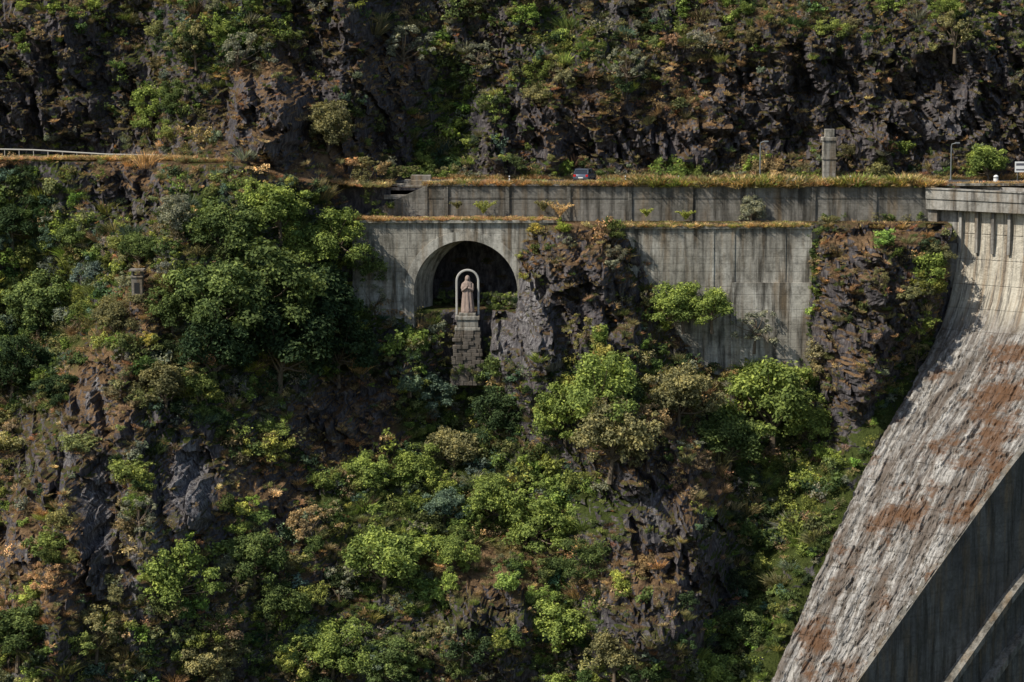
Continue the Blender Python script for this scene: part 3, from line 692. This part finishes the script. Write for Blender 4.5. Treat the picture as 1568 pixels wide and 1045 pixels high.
PX=Ox+DN[0]*dh+AX[0]*SS;PY=Oy+DN[1]*dh+AX[1]*SS;PZ=ZZ+dsp*.4
ix=np.arange(PX.size).reshape(PX.shape)
me=mesh_np('spillway_face',np.stack([PX,PY,PZ],-1).reshape(-1,3),np.stack([ix[:-1,:-1],ix[1:,:-1],ix[1:,1:],ix[:-1,1:]],-1).reshape(-1,4),[MD])
a=me.attributes.new('duv','FLOAT_VECTOR','POINT');a.data.foreach_set('vector',np.stack([SS,LL,SS*0],-1).astype(np.float32).ravel())
obj('spillway_face',me,dam)
def edgepts(s_of,inset=0,dz=0):
    return [(Ox+DN[0]*h+AX[0]*(s_of(z)+inset),Oy+DN[1]*h+AX[1]*(s_of(z)+inset),z+dz) for z,h in zip(zs[::6],hs[::6])]
E=edgepts(s1,.25,.3);mb=MB()
for i in range(len(E)-1):
    a,b=E[i],E[i+1];mb.add([a,b,(b[0],b[1],-95),(a[0],a[1],-95)],[(0,1,2,3)],0)
E0=edgepts(s1,-.5,.3);E00=edgepts(s1,-.5,-.8)
for i in range(len(E)-1):
    mb.add([E0[i],E0[i+1],E[i+1],E[i]],[(0,1,2,3)],1);mb.add([E00[i],E00[i+1],E0[i+1],E0[i]],[(0,1,2,3)],1)
EL=edgepts(lambda z:0*z,0,0)
for i in range(len(EL)-1):
    a,b=EL[i],EL[i+1];mb.add([a,b,(b[0]+12,b[1]+16,b[2]),(a[0]+12,a[1]+16,a[2])],[(3,2,1,0)],0)
obj('side_wall',mb.mesh('side_wall',[MDS,MC2]),dam)
def ledge(off,w,t):
    mb=MB();Eo=[Vector(e) for e in E];
    for i in range(len(Eo)-1):
        a,b=Eo[i],Eo[i+1];nrm=Vector((AX[0],AX[1],0))
        a1=a-Vector((0,0,off));b1=b-Vector((0,0,off))
        ao=a1+nrm*w;bo=b1+nrm*w
        dz=Vector((0,0,t))
        mb.add([a1,b1,bo,ao,a1-dz,b1-dz,bo-dz,ao-dz],[(0,1,2,3),(3,2,6,7),(7,6,5,4)])
    return mb
obj('inclined_ledge_upper',ledge(13.5,1.2,.8).mesh('l1',[MC2]),dam)
obj('inclined_ledge_lower',ledge(20.,1.2,.8).mesh('l2',[MC2]),dam)
def dbox(mb,s0,s1_,d0,d1,z0,z1,mi=0):
    b=len(mb.v);mb.box(s0,s1_,d0,d1,z0,z1,mi)
    for i in range(b,len(mb.v)):
        s,d,z=mb.v[i];mb.v[i]=(Ox+AX[0]*s+DN[0]*d,Oy+AX[1]*s+DN[1]*d,z)
    for i in range(len(mb.f)-6,len(mb.f)): mb.f[i]=tuple(reversed(mb.f[i]))
MCR=mat_concrete('crest_concrete',(.34,.325,.29),(.48,.46,.42),stain=(.10,.09,.08),boards=3)
mb=MB();zt=Z(290,2)
dbox(mb,-3.6,50,-7,1.3,zt-2.4,zt-1.15);dbox(mb,-3.6,50,.9,1.45,zt-1.148,zt)
dbox(mb,-3.6,50,.8,1.6,zt+.002,zt+.16)
dbox(mb,-3.6,50,-7,-6.5,zt-1.148,zt)
dbox(mb,-2.2,50,-6,-.02,-7.5,zt-2.402)
for i in range(24):
    dbox(mb,.4+i*2.1,.75+i*2.1,.005,.55,Z(385,2),zt-2.404)
dbox(mb,-4.6,-2.3,-3,.9,-9.2,zt-2.404);dbox(mb,-5.0,-2.0,-3,1.15,-6.1,-5.7)
dbox(mb,-1.5,.25,-2,.6,-12,Z(372,2))
obj('crest_road_and_parapet',mb.mesh('crest',[MCR]),dam)

# ---------------------------------------------------------------- statue
MSF=mat_plain('weathered_pink_stone',(.29,.22,.185),.85,.4,2.5)
MSG=mat_concrete('pedestal_granite',(.28,.265,.235),(.42,.40,.35),boards=.8)
st=empty('virgin_statue',W(716,478,-.9));H=4.4
rings=[(0,.78,.66,.0),(.05,.80,.68,.04),(.2,.72,.6,.07),(.4,.62,.5,.07),(.55,.56,.44,.06),(.62,.60,.44,.05),(.72,.66,.42,.04),(.79,.60,.38,.03),(.83,.40,.32,.02),(.86,.30,.30,.01),(.90,.31,.33,.0),(.95,.28,.31,.0),(.985,.17,.2,.0),(1.0,.02,.02,.0)]
n=36;vs=[];fs=[]
for t,rx,ry,fo in rings:
    for kx in range(n):
        a=2*math.pi*kx/n;m=1+fo*math.cos(a*9+t*3)*1.3
        yo=.0 if t<.84 else .07
        vs.append((rx*math.cos(a)*m,ry*math.sin(a)*m+yo,t*H))
for i in range(len(rings)-1):
    for kx in range(n): j=(kx+1)%n;fs.append((i*n+kx,i*n+j,(i+1)*n+j,(i+1)*n+kx))
me=bpy.data.meshes.new('robe_and_veil');me.from_pydata(vs,[],fs);me.materials.append(MSF);me.update();obj('robe_and_veil',me,st)
mb=MB()
def ell(c,r,mi=0,n=14,m=10):
    vs=[];fs=[]
    for i in range(m+1):
        th=math.pi*i/m
        for kx in range(n):
            a=2*math.pi*kx/n;vs.append((c[0]+r[0]*math.sin(th)*math.cos(a),c[1]+r[1]*math.sin(th)*math.sin(a),c[2]+r[2]*math.cos(th)))
    for i in range(m):
        for kx in range(n): j=(kx+1)%n;fs.append((i*n+kx,(i+1)*n+kx,(i+1)*n+j,i*n+j))
    mb.add(vs,fs,mi)
ell((0,-.12,.905*H),(.2,.22,.27));ell((0,-.345,.9*H),(.035,.06,.07))
ell((-.07,-.315,.915*H),(.035,.03,.02));ell((.07,-.315,.915*H),(.035,.03,.02));ell((0,-.32,.878*H),(.055,.03,.018))
for sx in(-1,1):
    mb.tube([(sx*.52,0,.77*H),(sx*.62,-.12,.66*H),(sx*.56,-.3,.60*H),(sx*.25,-.52,.66*H),(sx*.06,-.56,.69*H)],[.17,.19,.2,.13,.08],12)
    for fi in range(4):
        mb.tube([(sx*.05,-.58+.05*fi,.685*H),(sx*.035,-.60+.05*fi,.72*H),(sx*.02,-.60+.05*fi,.75*H-.03*abs(fi-1.5))],[.03,.028,.018],6)
    mb.tube([(sx*.06,-.5,.69*H),(sx*.05,-.43,.72*H)],[.03,.02],6)
obj('face_arms_and_hands',mb.mesh('face_arms',[MSF],True),st)
mb=MB()
mb.box(-1.0,1.0,-.9,.9,-.35,-.0,0,.06);mb.box(-1.45,1.45,-1.2,1.2,-.75,-.352,0,.08)
mb.box(-1.25,1.25,-1.05,1.05,-1.7,-.752,0);mb.box(-1.5,1.5,-1.25,1.25,-2.0,-1.702,0,.05)
obj('pedestal',mb.mesh('pedestal',[MSG]),st)
mb=MB();z0=-2.0;rr=random.Random(5)
mb.box(-1.5,1.6,-1.0,1.3,-8.5,-2.004,0)
while z0>-8.3:
    hgt=rr.uniform(.38,.6);wd=1.55+.09*(-2-z0);xx=-wd+rr.uniform(-.15,.2)
    while xx<wd-.2:
        w_=rr.uniform(.5,1.2);xe=min(xx+w_,wd+rr.uniform(-.1,.15))
        mb.box(xx,xe-.03,-1.28-.05*(-2-z0)+rr.uniform(-.16,.16),-.9,z0-hgt+.03,z0-.004,0,.05);xx+=w_
    z0-=hgt
obj('rubble_pillar',mb.mesh('pillar',[mat_concrete('pillar_rubble',(.12,.105,.09),(.23,.2,.17),boards=31)]),st)
mb=MB();r=1.28;pp=[(-r,.3,-.3),(-r,.3,3.7)]+[(-r*math.cos(math.pi*i/14),.3,3.7+r*math.sin(math.pi*i/14)) for i in range(1,14)]+[(r,.3,3.7),(r,.3,-.3)]
mb.tube(pp,[.14]*len(pp),6)
obj('arched_surround',mb.mesh('hoop',[mat_plain('white_render',(.40,.39,.36),.8,.2)]),st)

# ---------------------------------------------------------------- car
def car():
    e=empty('parked_car',(X(895,10.5),10.5,.06));
    paint=mat_plain('car_paint',(.10,.12,.16),.3,.1,1,.6,.3);glass=mat_plain('car_glass',(.02,.025,.03),.1,.1,1,.8);tyre=mat_plain('tyre',(.02,.02,.02),.8);red=mat_plain('tail_light',(.5,.02,.02),.3,.1);wh=mat_plain('number_plate',(.7,.7,.65),.5,.05);blk=mat_plain('plastic_trim',(.03,.03,.03),.6);rim=mat_plain('alloy_rim',(.4,.4,.42),.4,.1,3,.5,.7)
    sec=[(-2.1,.42,.75,.74),(-2.05,.3,.95,.84),(-1.6,.26,1.0,.89),(-.6,.25,.98,.9),(.6,.25,.96,.9),(1.3,.26,.88,.88),(1.9,.3,.76,.82),(2.1,.4,.62,.7)]
    vs=[];fs=[];n=10
    for (yy,z0,z1,w) in sec:
        m=(z0+z1)/2
        vs+=[(-w*.8,yy,z0),(-w,yy,z0+.12),(-w*1.01,yy,m),(-w*.98,yy,z1-.08),(-w*.86,yy,z1),(w*.86,yy,z1),(w*.98,yy,z1-.08),(w*1.01,yy,m),(w,yy,z0+.12),(w*.8,yy,z0)]
    for i in range(len(sec)-1):
        for k in range(n): j=(k+1)%n;fs.append((i*n+k,(i+1)*n+k,(i+1)*n+j,i*n+j))
    fs.append(tuple(range(n)));fs.append(tuple(reversed(range(len(vs)-n,len(vs)))))
    mb=MB();mb.add(vs,fs,0)
    obj('body',mb.mesh('body',[paint],True),e)
    mb=MB();cs=[(-1.95,.98,.78,.98),(-1.55,.99,.72,1.42),(-.2,.98,.70,1.47),(.5,.96,.68,1.40),(1.25,.90,.78,.93)]
    vs=[]
    for (yy,zb,w,zt) in cs: vs+=[(-.84,yy,zb-.03),(-w+.04,yy,zt),(w-.04,yy,zt),(.84,yy,zb-.03)]
    fs=[];m=[]
    for i in range(4):
        for k in range(3):
            fs.append((i*4+k,(i+1)*4+k,(i+1)*4+k+1,i*4+k+1));m.append(0 if (k==1 and i in(1,2)) else 1)
    mb.add(vs,fs,0);mb.m[-len(fs):]=m
    for s in(-1,1):
        for (yy) in(-.3,):
            mb.box(s*.76-.05,s*.76+.05,yy-.05,yy+.05,.95,1.42,0)
        mb.tube([(s*.76,-1.93,1.0),(s*.69,-1.55,1.43),(s*.68,-.2,1.48),(s*.66,.5,1.41),(s*.75,1.24,.94)],[.05]*5,6,0)
    mb.tube([(-.69,-1.57,1.43),(.69,-1.57,1.43)],[.06,.06],6,0)
    obj('cabin',mb.mesh('cabin',[paint,glass]),e)
    mb=MB()
    for s in(-1,1):
        for yy in(-1.3,1.3):
            mb.tube([(s*.93,yy,.32),(s*.7,yy,.32)],[.32,.32],18,0);mb.tube([(s*.94,yy,.32),(s*.9,yy,.32)],[.19,.19],12,1)
    obj('wheels',mb.mesh('wheels',[tyre,rim]),e)
    mb=MB()
    for s in(-1,1): mb.box(s*.68-.13,s*.68+.13,-2.14,-1.95,.68,.92,0)
    mb.box(-.26,.26,-2.16,-2.1,.52,.64,1);mb.box(-.8,.8,-2.17,-2.0,.34,.5,2)
    for s in(-1,1): mb.box(s*.98-.09,s*.98+.09,.75,.9,.92,1.06,2)
    obj('lights_bumper_plate_mirrors',mb.mesh('lights',[red,wh,blk]),e)
    e.scale=(1.12,1.12,1.12);e.rotation_euler=(0,0,math.radians(-14));return e
car()
# ---------------------------------------------------------------- street furniture
MG=mat_plain('galvanised_steel',(.25,.26,.26),.5,.2,3,.5,.6);MW=mat_plain('white_paint',(.75,.75,.72),.5,.08)
def lamp(px,yy,h):
    mb=MB();mb.tube([(0,0,0),(0,0,.5),(0,0,h-.3),(.05,-.05,h),(.5,-.25,h+.15)],[.12,.09,.08,.06,.05],8)
    mb.box(.4,1.0,-.42,-.1,h+.08,h+.24,1,.04);mb.tube([(0,0,-.1),(0,0,.1)],[.2,.2],8)
    obj('street_lamp',mb.mesh('street_lamp',[MG,MG]),loc=(X(px,yy),yy,0.05))
lamp(1162,14.6,4.6);lamp(1453,14.6,4.4)
mb=MB();mb.box(-.8,.8,-.7,.7,-.5,4.9,0,.06);mb.box(-.95,.95,-.85,.85,4.9,5.3,0,.08);mb.box(-.6,.6,-.5,.5,5.302,6.3,0,.06);mb.box(-.92,.92,-.82,.82,2.6,2.8,0)
obj('concrete_pillar',mb.mesh('concrete_pillar',[MC]),loc=(X(1267,15.2),15.2,0))
mb=MB();mb.tube([(-.5,.06,0),(-.5,.06,2.3)],[.04,.04],6);mb.tube([(.5,.06,0),(.5,.06,2.3)],[.04,.04],6);mb.box(-.85,.85,-.02,.02,1.1,2.4,1);mb.box(-.7,.7,-.03,-.022,1.9,2.2,2);mb.box(-.7,.7,-.03,-.022,1.3,1.5,2)
obj('road_sign',mb.mesh('road_sign',[MG,MW,mat_plain('sign_ink',(.1,.1,.12))]),loc=(X(1561,12),12,.05))
mb=MB();mb.tube([(0,0,0),(0,0,.8),(0,0,.95)],[.3,.3,.12],12,0);mb.tube([(0,0,.55),(0,0,.7)],[.31,.31],12,1)
obj('white_bollard',mb.mesh('white_bollard',[MW,MG]),loc=(X(1522,9),9,.05))
mbd=mat_plain('marker_band',(.05,.05,.05))
for px,yy in((957,5),(1038,5),(1300,5),(780,5)):
    mb=MB();mb.box(-.07,.07,-.05,.05,0,1.1,0,.02);mb.box(-.075,.075,-.055,.055,.8,.95,1)
    obj('road_marker_post',mb.mesh('road_marker_post',[MW,mbd]),loc=(X(px,yy),yy,.05))
mb=MB();pp=[]
for i in range(22):
    xx=-72+i*1.75;zz_=3.95-.035*i+(.35 if i<8 else .35*max(0,1-(i-8)/5));pp.append((xx,9.2,zz_))
    mb.tube([(xx,9.2,2.9),(xx,9.2,zz_+.02)],[.05,.05],5)
mb.tube(pp,[.085]*len(pp),6)
obj('guard_rail',mb.mesh('guard_rail',[mat_plain('pale_rail',(.45,.43,.38),.6,.15)]))
mb=MB();mb.add([(-84,8,3.04),(-35,8,3.04),(-35,14,3.04),(-84,14,3.04)],[(0,1,2,3)])
obj('side_road',mb.mesh('side_road',[MAS]))
q=site(213,452);mb=MB();mb.box(-.6,.6,-.6,.6,-1,2.2,0);mb.box(-.72,.72,-.72,.72,2.2,2.35,0,.03);mb.box(-.6,-.4,-.6,.6,2.352,2.9);mb.box(.4,.6,-.6,.6,2.352,2.9);mb.box(-.85,.85,-.85,.85,2.902,3.1,0,.05)
mb.box(-.3,.3,-.62,-.602,.4,1.6,1)  # flat near-black panel, the shade of a niche put into its colour
obj('stone_shrine_post',mb.mesh('stone_shrine_post',[MST,mat_plain('niche_shade_panel',(.02,.02,.02))]),loc=(q[0],q[1]-1,q[2]))
q=site(1375,640);mb=MB();mb.box(-1.8,-.9,-1,1.5,-1,2.4,0);mb.box(.3,1.9,-1,1.5,-1,2.2,0);mb.box(-1.8,1.9,-1,1.5,2.404,2.9,0);mb.box(-.898,.298,.4,1.4,-1,2.4,1);mb.box(.6,3.,-.2,1.5,2.904,4.6,0,.1)  # near-black block fills the door opening, indoor shade painted as colour
obj('stone_hut',mb.mesh('stone_hut',[MST,mat_plain('doorway_shade_block',(.015,.015,.015))]),loc=(q[0],q[1]-.3,q[2]))

# ---------------------------------------------------------------- light
SD=Vector((-.60,-.36,.73)).normalized()
sun=bpy.data.lights.new('sun','SUN');sun.energy=5.0;sun.angle=math.radians(.5);sun.color=(1,.94,.83)
so=bpy.data.objects.new('sun',sun);S.collection.objects.link(so);so.rotation_euler=SD.to_track_quat('Z','Y').to_euler()
w=bpy.data.worlds.new('World');S.world=w;w.use_nodes=True;nt=w.node_tree
sk=nt.nodes.new('ShaderNodeTexSky');sk.sky_type='NISHITA';sk.sun_disc=False
sk.sun_elevation=math.asin(SD.z);sk.sun_rotation=math.atan2(SD.x,SD.y)
bg=nt.nodes['Background'];bg.inputs[1].default_value=.12;nt.links.new(sk.outputs[0],bg.inputs[0])
S.view_settings.view_transform='Standard';S.view_settings.look='None';S.view_settings.exposure=0
cam=bpy.data.cameras.new('camera');cam.sensor_width=36;cam.lens=F/1568*36;cam.clip_end=6000;cam.clip_start=1
co=bpy.data.objects.new('camera',cam);S.collection.objects.link(co);co.location=CAM
co.rotation_euler=(math.radians(90)-PITCH,0,0);S.camera=co
